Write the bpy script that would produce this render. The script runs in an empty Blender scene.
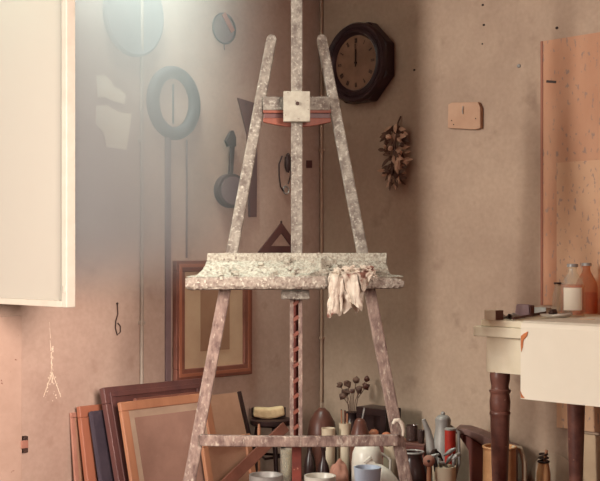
import bpy, bmesh, math, random
from mathutils import Vector, Matrix, noise
random.seed(7)
S = bpy.context.scene
COL = S.collection
F = 1119.0; CX = 300.0; HY = 258.0; H = 1.0
q = math.sqrt(.5)
CO = Vector((.0974, 5.45, 0))                     # the corner of the room
KL = CO.y - CO.x; KR = CO.y + CO.x

def P(px, py, D): return Vector(((px-CX)/F*D, D, H-(py-HY)/F*D))
def W(a, b, z): return Vector((CO.x-q*a+q*b, CO.y-q*a-q*b, z))
def wall(side, px, py, off=0.0):
    """point on a wall seen at px,py, and its coordinate along the wall"""
    t = (px-CX)/F
    D = (KL-off/q)/(1-t) if side == 'L' else (KR-off/q)/(1+t)
    v = Vector((t*D, D, H-(py-HY)/F*D))
    return v
def uz(side, px, py, c):
    """local (x,z) of pixel on the wall relative to wall point c"""
    v = wall(side, px, py) - c
    d = Vector((q, q, 0)) if side == 'L' else Vector((q, -q, 0))
    return (v.dot(d), v.z)
ROT = {'L': math.pi/4, 'R': -math.pi/4}

# ------------------------------------------------------------- materials
def lin(c):
    return tuple((x/255/12.92 if x/255 <= .04045 else ((x/255+.055)/1.055)**2.4) for x in c)+(1,)
def mat(name, c1, c2=None, scale=6, rough=.7, bump=.1, c3=None, s3=30, t3=.62, metal=0, stretch=(1,1,1), spec=.35, det=6, e3=.03):
    m = bpy.data.materials.new(name); m.use_nodes = True
    nt = m.node_tree; N = nt.nodes; L = nt.links
    b = N['Principled BSDF']; b.inputs['Roughness'].default_value = rough
    b.inputs['Metallic'].default_value = metal; b.inputs['Specular IOR Level'].default_value = spec
    b.inputs['Base Color'].default_value = lin(c1)
    tc = N.new('ShaderNodeTexCoord'); mp = N.new('ShaderNodeMapping'); mp.inputs['Scale'].default_value = stretch
    L.new(tc.outputs['Object'], mp.inputs['Vector'])
    n = N.new('ShaderNodeTexNoise'); n.inputs['Scale'].default_value = scale; n.inputs['Detail'].default_value = det
    n.inputs['Roughness'].default_value = .62
    L.new(mp.outputs[0], n.inputs['Vector'])
    out = None
    if c2:
        r = N.new('ShaderNodeValToRGB'); r.color_ramp.elements[0].position = .36; r.color_ramp.elements[1].position = .64
        r.color_ramp.elements[0].color = lin(c1); r.color_ramp.elements[1].color = lin(c2)
        L.new(n.outputs['Fac'], r.inputs[0]); out = r.outputs[0]
    if c3:
        n3 = N.new('ShaderNodeTexNoise'); n3.inputs['Scale'].default_value = s3; n3.inputs['Detail'].default_value = 4
        L.new(mp.outputs[0], n3.inputs['Vector'])
        r3 = N.new('ShaderNodeValToRGB'); r3.color_ramp.elements[0].position = t3; r3.color_ramp.elements[1].position = t3+e3
        L.new(n3.outputs['Fac'], r3.inputs[0])
        mx = N.new('ShaderNodeMixRGB'); mx.inputs[2].default_value = lin(c3)
        if out: L.new(out, mx.inputs[1])
        else: mx.inputs[1].default_value = lin(c1)
        L.new(r3.outputs[0], mx.inputs[0]); out = mx.outputs[0]
    if out: L.new(out, b.inputs['Base Color'])
    if bump:
        bp = N.new('ShaderNodeBump'); bp.inputs['Strength'].default_value = bump; bp.inputs['Distance'].default_value = .01
        L.new(n.outputs['Fac'], bp.inputs['Height']); L.new(bp.outputs[0], b.inputs['Normal'])
    return m
def glass(name, c, alpha, rough=.08):
    m = bpy.data.materials.new(name); m.use_nodes = True
    nt = m.node_tree; N = nt.nodes; L = nt.links
    b = N['Principled BSDF']; b.inputs['Roughness'].default_value = rough; b.inputs['Base Color'].default_value = lin(c)
    b.inputs['Specular IOR Level'].default_value = .8
    t = N.new('ShaderNodeBsdfTransparent'); t.inputs[0].default_value = lin(tuple(min(255, x+60) for x in c))
    mx = N.new('ShaderNodeMixShader'); mx.inputs[0].default_value = alpha
    L.new(t.outputs[0], mx.inputs[1]); L.new(b.outputs[0], mx.inputs[2]); L.new(mx.outputs[0], N['Material Output'].inputs[0])
    return m

def wall_mat(name, c1, c2, c3, streaks=False):
    m = mat(name, c1, c2, 2.2, .9, .25, c3, 9, .62, det=9, spec=.1, e3=.14)
    nt = m.node_tree; N = nt.nodes; L = nt.links; b = N['Principled BSDF']
    src = b.inputs['Base Color'].links[0].from_socket
    g = N.new('ShaderNodeTexCoord')
    n = N.new('ShaderNodeTexNoise'); n.inputs['Scale'].default_value = 55; n.inputs['Detail'].default_value = 5
    L.new(g.outputs['Object'], n.inputs['Vector'])
    r = N.new('ShaderNodeValToRGB'); r.color_ramp.elements[0].position = .3; r.color_ramp.elements[1].position = .7
    r.color_ramp.elements[0].color = (.90, .89, .88, 1); r.color_ramp.elements[1].color = (1, 1, 1, 1)
    L.new(n.outputs['Fac'], r.inputs[0])
    mx = N.new('ShaderNodeMixRGB'); mx.blend_type = 'MULTIPLY'; mx.inputs[0].default_value = 1
    L.new(src, mx.inputs[1]); L.new(r.outputs[0], mx.inputs[2])
    L.new(mx.outputs[0], b.inputs['Base Color'])
    return m
M = {}
M['wall_l'] = wall_mat('plaster_left', (170,144,130), (186,161,146), (160,132,118))
M['wall_r'] = wall_mat('plaster_right', (166,141,123), (182,157,137), (156,131,114))
M['floor'] = mat('floor_boards', (96,62,48), (70,44,36), 5, .8, .2, stretch=(1,6,1))
M['ceil'] = mat('ceiling_plaster', (130,108,94), (120,98,86), 3, .9, .1)
M['easel'] = mat('paint_spattered_wood', (148,142,130), (104,94,86), 38, .75, .8, (188,184,170), 110, .55, e3=.2)
M['easel_low'] = mat('worn_spattered_wood', (154,132,120), (104,82,76), 44, .75, .8, (190,176,160), 100, .56, stretch=(1,1,.5), e3=.2)
M['plate'] = mat('grey_painted_block', (172,168,152), (152,146,132), 30, .7, .3, (120,108,98), 70, .66)
M['crust'] = mat('dried_paint_crust', (192,188,172), (146,138,124), 120, .8, 1.0, (122,108,98), 70, .6, e3=.1)
M['crust_low'] = mat('dried_paint_shelf', (172,162,148), (126,110,100), 70, .8, .8, (196,188,172), 95, .6)
M['redwood'] = mat('reddish_wood', (132,74,56), (108,58,46), 14, .55, .2, stretch=(1,1,.4))
M['redpost'] = mat('dark_red_post', (122,54,42), (96,42,34), 18, .6, .3, (168,120,100), 60, .66)
M['rag'] = mat('rag_cloth', (206,196,180), (186,170,154), 22, .9, .4, (122,84,72), 26, .56, e3=.1)
M['dkwood'] = mat('dark_wood', (52,30,28), (38,22,22), 12, .4, .1, stretch=(1,1,.3))
M['clockw'] = mat('clock_case_wood', (58,38,40), (44,29,33), 12, .35, .05)
M['dial'] = mat('aged_clock_dial', (138,102,80), (116,84,66), 9, .6, 0)
M['ink'] = mat('dark_ink', (50,32,26), None, rough=.6, bump=0)
M['steel'] = mat('grey_metal', (178,174,168), (120,116,114), 30, .35, .1, metal=.2)
M['iron'] = mat('rusty_iron', (78,56,48), (52,38,34), 30, .6, .3, metal=.3)
M['brass'] = mat('dull_brass', (150,112,64), (110,80,46), 20, .4, .1, metal=.6)
M['honey'] = mat('honey_wood', (172,120,90), (152,102,76), 8, .5, .1, stretch=(1,1,.2))
M['orangew'] = mat('orange_wood', (158,98,74), (138,82,62), 8, .5, .1, stretch=(1,1,.2))
M['mahog'] = mat('mahogany', (104,66,60), (78,50,50), 8, .4, .1, stretch=(1,1,.2))
M['navy'] = mat('navy_cloth', (66,54,62), (52,42,52), 12, .8, .2)
M['mat_cream'] = mat('cream_mount', (196,168,138), (184,154,126), 5, .85, 0)
M['mat_tan'] = mat('tan_print', (158,124,98), (146,110,86), 5, .85, 0)
M['canvas'] = mat('stained_canvas', (160,124,108), (144,110,96), 7, .85, .1, (164,132,116), 9, .62, e3=.12)
M['grey_mat'] = mat('greyish_mount', (184,160,138), (172,148,128), 9, .85, 0)
M['frame_red'] = mat('red_brown_frame', (128,80,66), (110,66,54), 10, .45, .1)
M['card'] = mat('brown_cardboard', (170,128,104), (156,116,92), 9, .9, 0)
M['ringd'] = mat('blackened_ring', (56,54,58), (46,44,50), 8, .6, .1)
M['disc'] = mat('grey_metal_disc', (96,98,104), (84,86,92), 6, .6, .1)
M['paper'] = mat('yellowed_paper', (236,220,200), (226,206,182), 12, .9, .2)
M['strap'] = mat('orange_strap', (166,98,78), (148,84,66), 12, .6, .1)
M['purple'] = mat('purplish_stain_wood', (120,98,98), (106,84,86), 8, .8, .1)
M['instr'] = mat('dark_instrument_wood', (70,52,50), (60,44,44), 12, .5, .1)
M['pipe'] = mat('pale_pipe', (160,144,130), (146,130,118), 12, .6, .1)
M['pipe2'] = mat('beige_pipe', (176,146,124), (164,134,114), 12, .6, .1)
M['trimp'] = mat('pinkish_painted_trim', (178,150,134), (166,138,122), 8, .8, .2, (120,80,66), 30, .7)
M['white'] = mat('white_painted_wood', (186,178,164), (176,168,154), 12, .6, .1)
M['board'] = mat('orange_board', (192,146,116), (178,126,96), 4, .7, .15, (150,122,108), 62, .60, stretch=(1,1,.5), e3=.05)
M['board2'] = mat('peach_board', (202,162,130), (190,146,114), 4, .7, .15, (156,128,114), 70, .60, stretch=(1,1,.5), e3=.05)
M['pine'] = mat('pale_pine', (206,162,122), (194,148,108), 8, .7, .1, (140,90,62), 18, .7, e3=.02)
M['plaque'] = mat('pinkish_wood', (186,148,122), (174,134,108), 8, .7, .1, (142,96,74), 26, .72)
M['tablew'] = mat('white_painted_table', (226,214,190), (216,202,174), 10, .7, .15, (214,160,110), 20, .74)
M['turned'] = mat('dark_turned_wood', (126,82,70), (92,58,52), 14, .35, .15, (170,130,108), 36, .68)
M['sheet'] = mat('white_drawing_sheet', (232,222,204), (226,215,196), 3, .85, .05)
M['tape'] = mat('amber_torn_edge', (208,130,78), (186,106,62), 30, .7, .1)
M['creamc'] = mat('cream_ceramic', (206,190,166), (192,172,146), 8, .4, .05)
M['enamel'] = mat('white_enamel', (206,198,186), (190,180,168), 6, .3, .03)
M['bluee'] = mat('pale_blue_enamel', (164,172,186), (152,160,176), 6, .3, .02)
M['terra'] = mat('terracotta', (170,100,76), (146,82,60), 10, .6, .1)
M['darkc'] = mat('dark_ceramic', (54,36,34), (40,28,28), 8, .3, .05)
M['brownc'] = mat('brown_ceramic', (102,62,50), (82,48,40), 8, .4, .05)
M['zinc'] = mat('zinc', (164,158,152), (134,128,124), 10, .45, .1, metal=.15)
M['redp'] = mat('red_label', (176,46,32), (154,38,28), 8, .6, .05)
M['stone'] = mat('stoneware_crock', (206,156,112), (190,138,96), 6, .5, .1, stretch=(1,1,4))
M['lidg'] = mat('worn_grey_leather', (128,96,88), (108,78,72), 8, .6, .1)
M['chest'] = mat('red_brown_chest', (112,58,46), (88,44,38), 8, .5, .1)
M['skin'] = mat('dried_fruit', (176,108,76), (140,78,58), 16, .6, .3)
M['leafb'] = mat('dried_leaf_brown', (112,82,68), (76,54,46), 16, .8, .3)
M['leaft'] = mat('dried_leaf_tan', (214,176,150), (176,138,114), 16, .8, .3)
M['mauve'] = mat('mauve_stone', (166,146,152), (148,128,136), 16, .8, .1)
M['dkred'] = mat('dark_red_lacquer', (98,52,48), (80,42,40), 16, .5, .05)
M['palebl'] = mat('pale_blue_card', (196,200,192), (186,190,184), 16, .7, .05)
M['cloth_c'] = mat('cream_bristle', (208,180,140), (188,158,120), 30, .9, .4)
M['pink'] = mat('pinkish_clay', (166,118,100), (150,102,86), 10, .8, .2)
M['clear'] = glass('clear_glass', (206,198,186), .28)
M['amber'] = glass('amber_glass', (186,144,116), .28)
M['liquid'] = glass('amber_liquid', (206,142,94), .30)
M['smoke'] = glass('smoky_glass', (90,70,66), .6)

def pane_mat():
    m = bpy.data.materials.new('white_window_blind'); m.use_nodes = True
    nt = m.node_tree; N = nt.nodes; L = nt.links; N.remove(N['Principled BSDF'])
    d = N.new('ShaderNodeBsdfDiffuse'); d.inputs[0].default_value = (.68,.60,.52,1)
    t = N.new('ShaderNodeBsdfTranslucent'); t.inputs[0].default_value = (.60,.72,.68,1)
    mx = N.new('ShaderNodeMixShader'); mx.inputs[0].default_value = .5
    L.new(d.outputs[0], mx.inputs[1]); L.new(t.outputs[0], mx.inputs[2]); L.new(mx.outputs[0], N['Material Output'].inputs[0])
    return m
M['blind'] = pane_mat()

# ------------------------------------------------------------- mesh helpers
class MB:
    def __init__(s, origin=None): s.bm = bmesh.new(); s.o = Vector(origin) if origin else Vector()
    def add(s, vs, fs, m=None):
        vv = [s.bm.verts.new((m @ Vector(v) if m else Vector(v)) - s.o) for v in vs]
        for f in fs:
            try: s.bm.faces.new([vv[i] for i in f])
            except ValueError: pass
        return s
    def box(s, x0, x1, y0, y1, z0, z1, m=None):
        v = [(x,y,z) for x in (x0,x1) for y in (y0,y1) for z in (z0,z1)]
        return s.add(v, [(0,1,3,2),(4,6,7,5),(0,4,5,1),(2,3,7,6),(0,2,6,4),(1,5,7,3)], m)
    def bar(s, p0, p1, w, d, side=(1,0,0), w1=None):
        """rectangular bar from p0 to p1, w along side, d across"""
        p0, p1 = Vector(p0), Vector(p1); ax = (p1-p0).normalized()
        y = ax.cross(Vector(side)).normalized(); x = y.cross(ax).normalized(); w1 = w1 or w
        v = []
        for p, ww in ((p0, w), (p1, w1)):
            for i, j in ((-1,-1),(1,-1),(1,1),(-1,1)): v.append(p+x*i*ww/2+y*j*d/2)
        return s.add(v, [(3,2,1,0),(4,5,6,7),(0,1,5,4),(1,2,6,5),(2,3,7,6),(3,0,4,7)])
    def prism(s, poly, y0, y1, m=None):
        """poly in xz, extruded along y"""
        n = len(poly); v = [(x,y0,z) for x,z in poly]+[(x,y1,z) for x,z in poly]
        return s.add(v, [tuple(range(n)), tuple(range(2*n-1,n-1,-1))]+[((i+1)%n, i, i+n, (i+1)%n+n) for i in range(n)], m)
    def tube(s, pts, r, n=8, m=None, closed=False):
        pts = [Vector(p) for p in pts]; k = len(pts); rs = r if isinstance(r,(list,tuple)) else [r]*k
        v = []; ref = None
        for i, p in enumerate(pts):
            a = pts[(i-1)%k] if (i or closed) else p; b = pts[(i+1)%k] if (i < k-1 or closed) else p
            t = (b-a).normalized()
            if ref is None:
                ref = Vector((0,0,1)) if abs(t.z) < .9 else Vector((1,0,0))
            x = (ref - t*ref.dot(t)).normalized(); y = t.cross(x); ref = x
            for j in range(n):
                an = 2*math.pi*j/n; v.append(p+(x*math.cos(an)+y*math.sin(an))*rs[i])
        f = []
        for i in range(k if closed else k-1):
            for j in range(n):
                a = i*n+j; b = i*n+(j+1)%n; c = ((i+1)%k)*n+(j+1)%n; d = ((i+1)%k)*n+j
                f.append((a,b,c,d))
        if not closed: f += [tuple(range(n-1,-1,-1)), tuple(range((k-1)*n, k*n))]
        return s.add(v, f, m)
    def lathe(s, prof, c=(0,0,0), n=28, m=None, sx=1, sy=1):
        """profile (r,z) bottom to top, ends capped when r>0"""
        c = Vector(c); v = []; f = []; k = len(prof)
        for r, z in prof:
            for j in range(n):
                a = 2*math.pi*j/n; v.append(c+Vector((r*math.cos(a)*sx, r*math.sin(a)*sy, z)))
        for i in range(k-1):
            for j in range(n): f.append((i*n+j, i*n+(j+1)%n, (i+1)*n+(j+1)%n, (i+1)*n+j))
        f += [tuple(range(n-1,-1,-1)), tuple(range((k-1)*n, k*n))]
        return s.add(v, f, m)
    def blob(s, c, r, sub=3, amp=.0, fr=8, seed=0, m=None):
        t = bmesh.new(); bmesh.ops.create_icosphere(t, subdivisions=sub, radius=1)
        r = Vector(r) if not isinstance(r,(int,float)) else Vector((r,r,r)); c = Vector(c)
        vs = []
        for v in t.verts:
            k = 1+amp*noise.noise(v.co*fr+Vector((seed*7.1,seed,3)))
            vs.append(c+Vector((v.co.x*r.x, v.co.y*r.y, v.co.z*r.z))*k)
        t.verts.index_update(); fs = [tuple(v.index for v in f.verts) for f in t.faces]; t.free()
        return s.add(vs, fs, m)
    def grid(s, pts, m=None):
        R = len(pts); Cn = len(pts[0]); v = [p for row in pts for p in row]
        return s.add(v, [(i*Cn+j, i*Cn+j+1, (i+1)*Cn+j+1, (i+1)*Cn+j) for i in range(R-1) for j in range(Cn-1)], m)
    def build(s, name, m, parent=None, smooth=False, bevel=0, sub=0, solid=0):
        me = bpy.data.meshes.new(name)
        bmesh.ops.recalc_face_normals(s.bm, faces=s.bm.faces)
        s.bm.to_mesh(me); s.bm.free(); me.materials.append(M[m] if isinstance(m,str) else m)
        if smooth:
            for p in me.polygons: p.use_smooth = True
        o = bpy.data.objects.new(name, me); COL.objects.link(o)
        if parent: o.parent = parent
        if solid:
            md = o.modifiers.new('s','SOLIDIFY'); md.thickness = solid; md.offset = 0
        if bevel:
            md = o.modifiers.new('b','BEVEL'); md.width = bevel; md.segments = 2; md.limit_method = 'ANGLE'
        if sub:
            md = o.modifiers.new('u','SUBSURF'); md.levels = sub; md.render_levels = sub
        if smooth:
            md = o.modifiers.new('e','EDGE_SPLIT'); md.split_angle = math.radians(50)
        return o
def tag(o, label=None, cat=None, group=None, kind=None):
    if label: o['label'] = label
    if cat: o['category'] = cat
    if group: o['group'] = group
    if kind: o['kind'] = kind
    return o
def thing(name, label, cat, loc=(0,0,0), rz=0, group=None, tilt=None):
    o = bpy.data.objects.new(name, None); COL.objects.link(o); o.empty_display_size = .05
    o.location = loc; o.rotation_euler = (0,0,rz)
    if tilt: o.rotation_euler = tilt
    return tag(o, label, cat, group)
def place(o, loc, rz=0):
    o.location = loc; o.rotation_euler = (0,0,rz); return o
def dup(o, parent=None):
    c = o.copy(); COL.objects.link(c); c.parent = parent
    for ch in list(o.children): dup(ch, c)
    return c

# ------------------------------------------------------------- the room (local: x along wall, y into wall)
HC = 3.3
b = MB(); 
b.box(0, 0.12, 0, 0.001, 0, .001); b.bm.clear()
# left wall with the opening of the casement window beyond the picture's left edge: a = 1.82..2.75
def wbox(a0,a1,b0,b1,z0,z1,mb):
    vs = [W(a,bb,z) for a in (a0,a1) for bb in (b0,b1) for z in (z0,z1)]
    mb.add(vs, [(0,1,3,2),(4,6,7,5),(0,4,5,1),(2,3,7,6),(0,2,6,4),(1,5,7,3)])
ZS = H-(302.5-HY)/F*4.04-.005
wm = MB()
wbox(-.2,1.84,-.2,0,0,HC,wm); wbox(1.84,2.5,-.2,0,0,ZS-.04,wm); wbox(1.84,2.5,-.2,0,2.75,HC,wm); wbox(2.5,7,-.2,0,0,HC,wm)
tag(wm.build('wall_left','wall_l'), kind='structure')
wm = MB(); wbox(-.2,0,0,5.2,0,HC,wm); tag(wm.build('wall_right','wall_r'), kind='structure')
fm = MB(); wbox(-.2,7,-.2,5.2,-.1,0,fm); tag(fm.build('floor','floor'), kind='structure')
fm = MB(); wbox(-.2,7,-.2,5.2,HC,HC+.1,fm); tag(fm.build('ceiling','ceil'), kind='structure')
fm = MB(); wbox(7,7.2,-.2,5.2,0,HC,fm)
# wall behind: has a window near the left wall
fm.bm.clear()
wbox(7,7.2,-.2,.2,0,HC,fm); wbox(7,7.2,.2,.9,0,1.0,fm); wbox(7,7.2,.2,.9,3.2,HC,fm); wbox(7,7.2,.9,1.6,0,HC,fm)
tag(fm.build('wall_back','wall_r'), kind='structure')

# casement sash swung into the room
tip = P(71, 305, 3.74); dirn = Vector((-q, q, 0)); 
sash = bpy.data.objects.new('window_1', None); COL.objects.link(sash); tag(sash, kind='structure')
sash.location = (tip.x, tip.y, ZS); sash.rotation_euler = (0,0,math.radians(135))   # local x: tip -> hinge, local y: away from the lens side
Wd = .585; Hh = 1.75
for x0,x1 in ((0,.03),(Wd-.03,Wd)):
    MB().box(x0,x1,-.018,.018,0,Hh).build('window_stile','white',sash,bevel=.003)
MB().box(.03,Wd-.03,-.018,.018,0,.022).build('window_rail','white',sash,bevel=.002)
MB().box(.03,Wd-.03,-.018,.018,Hh-.04,Hh).build('window_rail','white',sash,bevel=.002)
MB().box(.028,Wd-.028,-.003,.003,.02,Hh-.03).build('window_blind','blind',sash)
MB().box(.006,.012,.018,.023,.05,.075).build('window_catch','white',sash)

# trim boards, pipes
def vstrip(name, px0, px1, py0, py1, m, th, side='L', cat=None, label=None):
    c = wall(side,(px0+px1)/2, HY); c.z = 0
    x0,_ = uz(side,px0,py0,c); x1,z0 = uz(side,px1,py1,c); _,z1 = uz(side,(px0+px1)/2,py0,c)
    o = MB().box(x0,x1,-th,0,max(z0,0.0),z1).build(name,m,bevel=.002); place(o,c,ROT[side])
    if cat: tag(o,label,cat)
    else: tag(o,kind='structure')
    return o
vstrip('trim_1', -14, 19, 316, 600, 'trimp', .022)
vstrip('trim_2', 164.5, 169.5, 136, 520, 'purple', .012)
vstrip('trim_3', 185.5, 187, 140, 258, 'purple', .006)
def pipe(px, py0, py1, r, m, label, side='L', off=.014):
    c = wall(side,px,HY,off); z0 = max(H-(py1-HY)/F*c.y, .0); z1 = H-(py0-HY)/F*c.y
    t = thing('wall_pipe', label, 'pipe', (c.x,c.y,z0), ROT[side])
    MB().tube([(0,0,0),(0,0,z1-z0)], r, 12).build('tube', m, t, smooth=True)
    k = 3
    for i in range(k):
        z = (z1-z0)*(.12+.36*i)
        MB().box(-r*1.5,r*1.5,-r*1.2,off,z,z+.012).build('clip', m, t, bevel=.001)
    return t
pipe(142, -120, 385, .0075, 'pipe', 'thin pale vertical pipe running down the left wall in front of round grey disc')
pipe(321.5, -120, 402, .0065, 'pipe2', 'thin beige pipe rising in the corner of the room', 'R', .012)

# ------------------------------------------------------------- wall-hung things helper
def whang(name, label, cat, side, px, py, off=0.0, group=None):
    c = wall(side,px,py)
    t = thing(name,label,cat,c,ROT[side],group)
    return t, c
def ellipse(side, c, px0, px1, py0, py1):
    x0,_ = uz(side,px0,(py0+py1)/2,c); x1,_ = uz(side,px1,(py0+py1)/2,c)
    _,z1 = uz(side,(px0+px1)/2,py0,c); _,z0 = uz(side,(px0+px1)/2,py1,c)
    return (x0+x1)/2,(z0+z1)/2,(x1-x0)/2,(z1-z0)/2
def ring_pts(cx,cz,rx,rz,y=0,n=48): return [(cx+rx*math.cos(2*math.pi*i/n), y, cz+rz*math.sin(2*math.pi*i/n)) for i in range(n)]
def ering(mb, cx,cz,rx,rz,tx,tz,y0,y1,n=56):
    """elliptical ring with domed section"""
    rows = []
    for k in range(9):
        an = math.pi*k/8; w = (1-math.cos(an))/2; y = y0+(y1-y0)*math.sin(an)
        rows.append([(cx+(rx-tx*w)*math.cos(2*math.pi*i/n), y, cz+(rz-tz*w)*math.sin(2*math.pi*i/n)) for i in range(n+1)])
    return mb.grid(rows)

# big grey disc at the top
t,c = whang('hanging_dish','round grey metal dish high on the left wall, cut by the top of the photo','dish','L',132,14)
ex = ellipse('L',c,102,161,-28,57)
b = MB(); n=56; rows=[]
for rr,yy in ((1,-.004),(1,-.02),(.95,-.026),(.86,-.020),(.4,-.016),(.01,-.016)):
    rows.append([(ex[0]+ex[2]*rr*math.cos(2*math.pi*i/n), yy, ex[1]+ex[3]*rr*math.sin(2*math.pi*i/n)) for i in range(n+1)])
b.grid(rows).build('bowl','disc',t,smooth=True)
# dark ring
t,c = whang('hanging_ring','thick dark round ring frame hanging on the left wall beside the pale pipe','ring frame','L',172,103)
ex = ellipse('L',c,146,199,66,140); ei = ellipse('L',c,157.5,187,77,125)
b = MB(); ering(b, ex[0],ex[1],ex[2],ex[3], ex[2]-ei[2], ex[3]-ei[3], -.002, -.03); b.build('rim','ringd',t,smooth=True)
MB().prism([(ei[0]+ei[2]*1.05*math.cos(a*.2617), ei[1]+ei[3]*1.05*math.sin(a*.2617)) for a in range(24)],-.006,-.002).build('backing','wall_l',t)
MB().box(-.004,.004,-.010,-.006,-.09,.08).build('slat','ringd',t)
# torn papers
def sheet(name,label,pix,m='paper',side='L',cat='paper',dy=-.004):
    px = sum(p[0] for p in pix)/len(pix); py = sum(p[1] for p in pix)/len(pix); c = wall(side,px,py)
    poly = [uz(side,x,y,c) for x,y in pix]
    o = MB().prism(poly,dy,dy+.0025).build(name,m); place(o,c,ROT[side]); tag(o,label,cat); return o
sheet('torn_paper','torn pale paper pinned above another scrap, left of the pipe',[(96,76),(104,75),(111,81),(113,87),(119,89),(125,94),(124,104),(112,101),(104,97),(97,98)])
sheet('torn_paper','lower torn pale paper pinned left of the pipe, with a pinkish lower part',[(96,106),(106,105),(118,112),(131,114),(129,130),(126,150),(106,147),(103,132),(95,124)])
# small oval frame with strap
t,c = whang('oval_frame','small oval wire frame with orange strap, high on left wall','oval frame','L',222,29)
b = MB(); e = ellipse('L',c,212,234,14,43.5); b.tube(ring_pts(e[0],e[1],e[2],e[3],-.008), .0045, 8, closed=True); b.build('rim','instr',t,smooth=True)
x0,z0 = uz('L',221.5,14,c); x1,z1 = uz('L',231,32,c)
MB().bar((x0,-.014,z0),(x1,-.014,z1),.024,.004,(1,0,0)).build('strap','strap',t)
MB().prism([(e[0]+e[2]*.97*math.cos(a*.2617), e[1]+e[3]*.97*math.sin(a*.2617)) for a in range(24)],-.004,-.001).build('backing','purple',t)
MB().tube([(e[0],-.006,e[1]-e[3]),(e[0]+.003,-.006,e[1]-e[3]-.03)],.002,6).build('tail','instr',t)
# banjo shape
t,c = whang('banjo','small dark banjo hanging head up on left wall behind the easel leg','banjo','L',228,190)
e = ellipse('L',c,213,243,174,208)
def disc(mb,e,y0,y1,n=40,k=1): 
    return mb.prism([(e[0]+e[2]*k*math.cos(2*math.pi*i/n), e[1]+e[3]*k*math.sin(2*math.pi*i/n)) for i in range(n)],y0,y1)
disc(MB(),e,-.035,-.002).build('body','instr',t,bevel=.004)
disc(MB(),e,-.038,-.035,k=.82).build('skin','purple',t)
n0 = uz('L',226.5,176,c); n1 = uz('L',228.5,146,c)
MB().bar((n0[0],-.026,n0[1]),(n1[0],-.026,n1[1]),.022,.012).build('neck','instr',t,bevel=.002)
MB().prism([uz('L',*p,c) for p in ((224,147),(221.5,141),(227,131),(229.5,131),(232,138),(232,147))],-.03,-.016).build('headstock','instr',t,bevel=.002)
# dark tapered board
t,c = whang('tapered_board','dark reddish tapered board hanging on left wall, partly behind easel left leg','board','L',249,150)
MB().prism([uz('L',*p,c) for p in ((236.5,98),(256,104),(255,217),(248,217),(246,135))],-.012,-.002).build('board','mahog',t,bevel=.001)
MB().blob(uz3(c) if False else (uz('L',244,105,c)[0],-.013,uz('L',244,105,c)[1]),.003,2).build('nail','iron',t)
# hanging tool with ring
t,c = whang('hanging_tool','small dark tool with looped ring end hanging left of the easel mast','tool','L',285,175)
g = lambda x,y,yy=-.008: (uz('L',x,y,c)[0],yy,uz('L',x,y,c)[1])
MB().blob(g(286,163,-.016),(.02,.012,.045),3,.25,3).build('head','instr',t,smooth=True)
MB().tube([g(281,156),(g(278,164)),g(278,176),g(279.5,187),g(283,192)],.0035,6).build('handle','instr',t,smooth=True)
MB().tube(ring_pts(g(285,190)[0],g(285,190)[2],.018,.018,-.008,20),.0035,6,closed=True).build('loop','steel',t,smooth=True)
MB().tube([g(289,160),g(290,175),g(287,184)],.003,6).build('handle','instr',t,smooth=True)
# red square
o = sheet('red_tile','small dark red square patch on the wall right of the mast',[(305.5,160.5),(311,160.5),(311,168),(305.5,168)],'mahog',cat='tile',dy=-.008)
# set square
t,c = whang('set_square','dark wooden set square with triangular hole above the easel tray','set square','L',281,240)
outer=[(257,252.5),(280.5,222.5),(302,252.5)]; inner=[(270,246),(280.5,233),(290,246)]
b = MB(); po=[uz('L',*p,c) for p in outer]; pi=[uz('L',*p,c) for p in inner]
for k in range(3):
    k2=(k+1)%3; b.prism([po[k],po[k2],pi[k2],pi[k]],-.008,-.002)
b.build('blade','mahog',t)
b = MB(); b.blob((po[1][0],-.006,po[1][1]+.003),.005,2).build('nail','iron',t)
# wire hook
t,c = whang('wire_hook','thin iron wire hook hanging on left wall above the stacked frames','hook','L',116.5,320)
g = lambda x,y,yy=-.006: (uz('L',x,y,c)[0],yy,uz('L',x,y,c)[1])
MB().tube([g(116.5,304),g(117,314),g(115,321),g(114.5,328),g(116.5,335),g(119.5,332),g(119.5,326),g(117,323)],.0028,6).build('wire','iron',t,smooth=True)
MB().blob(g(116.5,303.5),.005,2).build('nail','iron',t,smooth=True)
# latch
t,c = whang('iron_latch','small rusty latch on pinkish trim board at lower left','latch','L',20.5,443)
g = lambda x,y,yy=-.026: (uz('L',x,y,c)[0],yy,uz('L',x,y,c)[1])
a0=g(17.5,440);a1=g(24,447)
MB().box(a0[0],a1[0],-.032,-.022,a1[2],a0[2]).build('bolt','pink',t,bevel=.002)
a0=g(20.5,436);a1=g(25.5,452)
MB().box(a0[0],a1[0],-.021,-.001,a1[2],a0[2]).build('keeper','iron',t,bevel=.003)
# white drips on plaster: dried paint, its own mesh
b = MB(); c = wall('L',52,365); rnd=random.Random(3)
def drip(x0,y0,x1,y1,w0,w1):
    A=uz('L',x0,y0,c);B=uz('L',x1,y1,c); b.add([(A[0]-w0,-.0012,A[1]),(A[0]+w0,-.0012,A[1]),(B[0]+w1,-.0012,B[1]),(B[0]-w1,-.0012,B[1])],[(0,1,2,3)])
for k in range(10):
    y=322+k*6; drip(49.5+.25*k+rnd.uniform(-.4,.4),y,49.8+.25*k,y+rnd.uniform(4,8),.0007,.003*min(1,k/6))
for k in range(70):
    y=rnd.uniform(345,402); sp=max(0,(y-368))*.28+1.2; x=52+rnd.uniform(-1,1)*sp; w=rnd.uniform(.0007,.0026)
    A=uz('L',x,y,c); b.add([(A[0]+w*math.cos(i*1.05)*rnd.uniform(.7,1.2),-.0012,A[1]+w*1.6*math.sin(i*1.05)) for i in range(6)],[(0,1,2,3,4,5)])
for sgn in (-1,1):
    for k in range(6): drip(52+sgn*(k*1.4),372+k*4,52+sgn*(k*1.4+1.6),377+k*4,.002,.0012)
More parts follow.
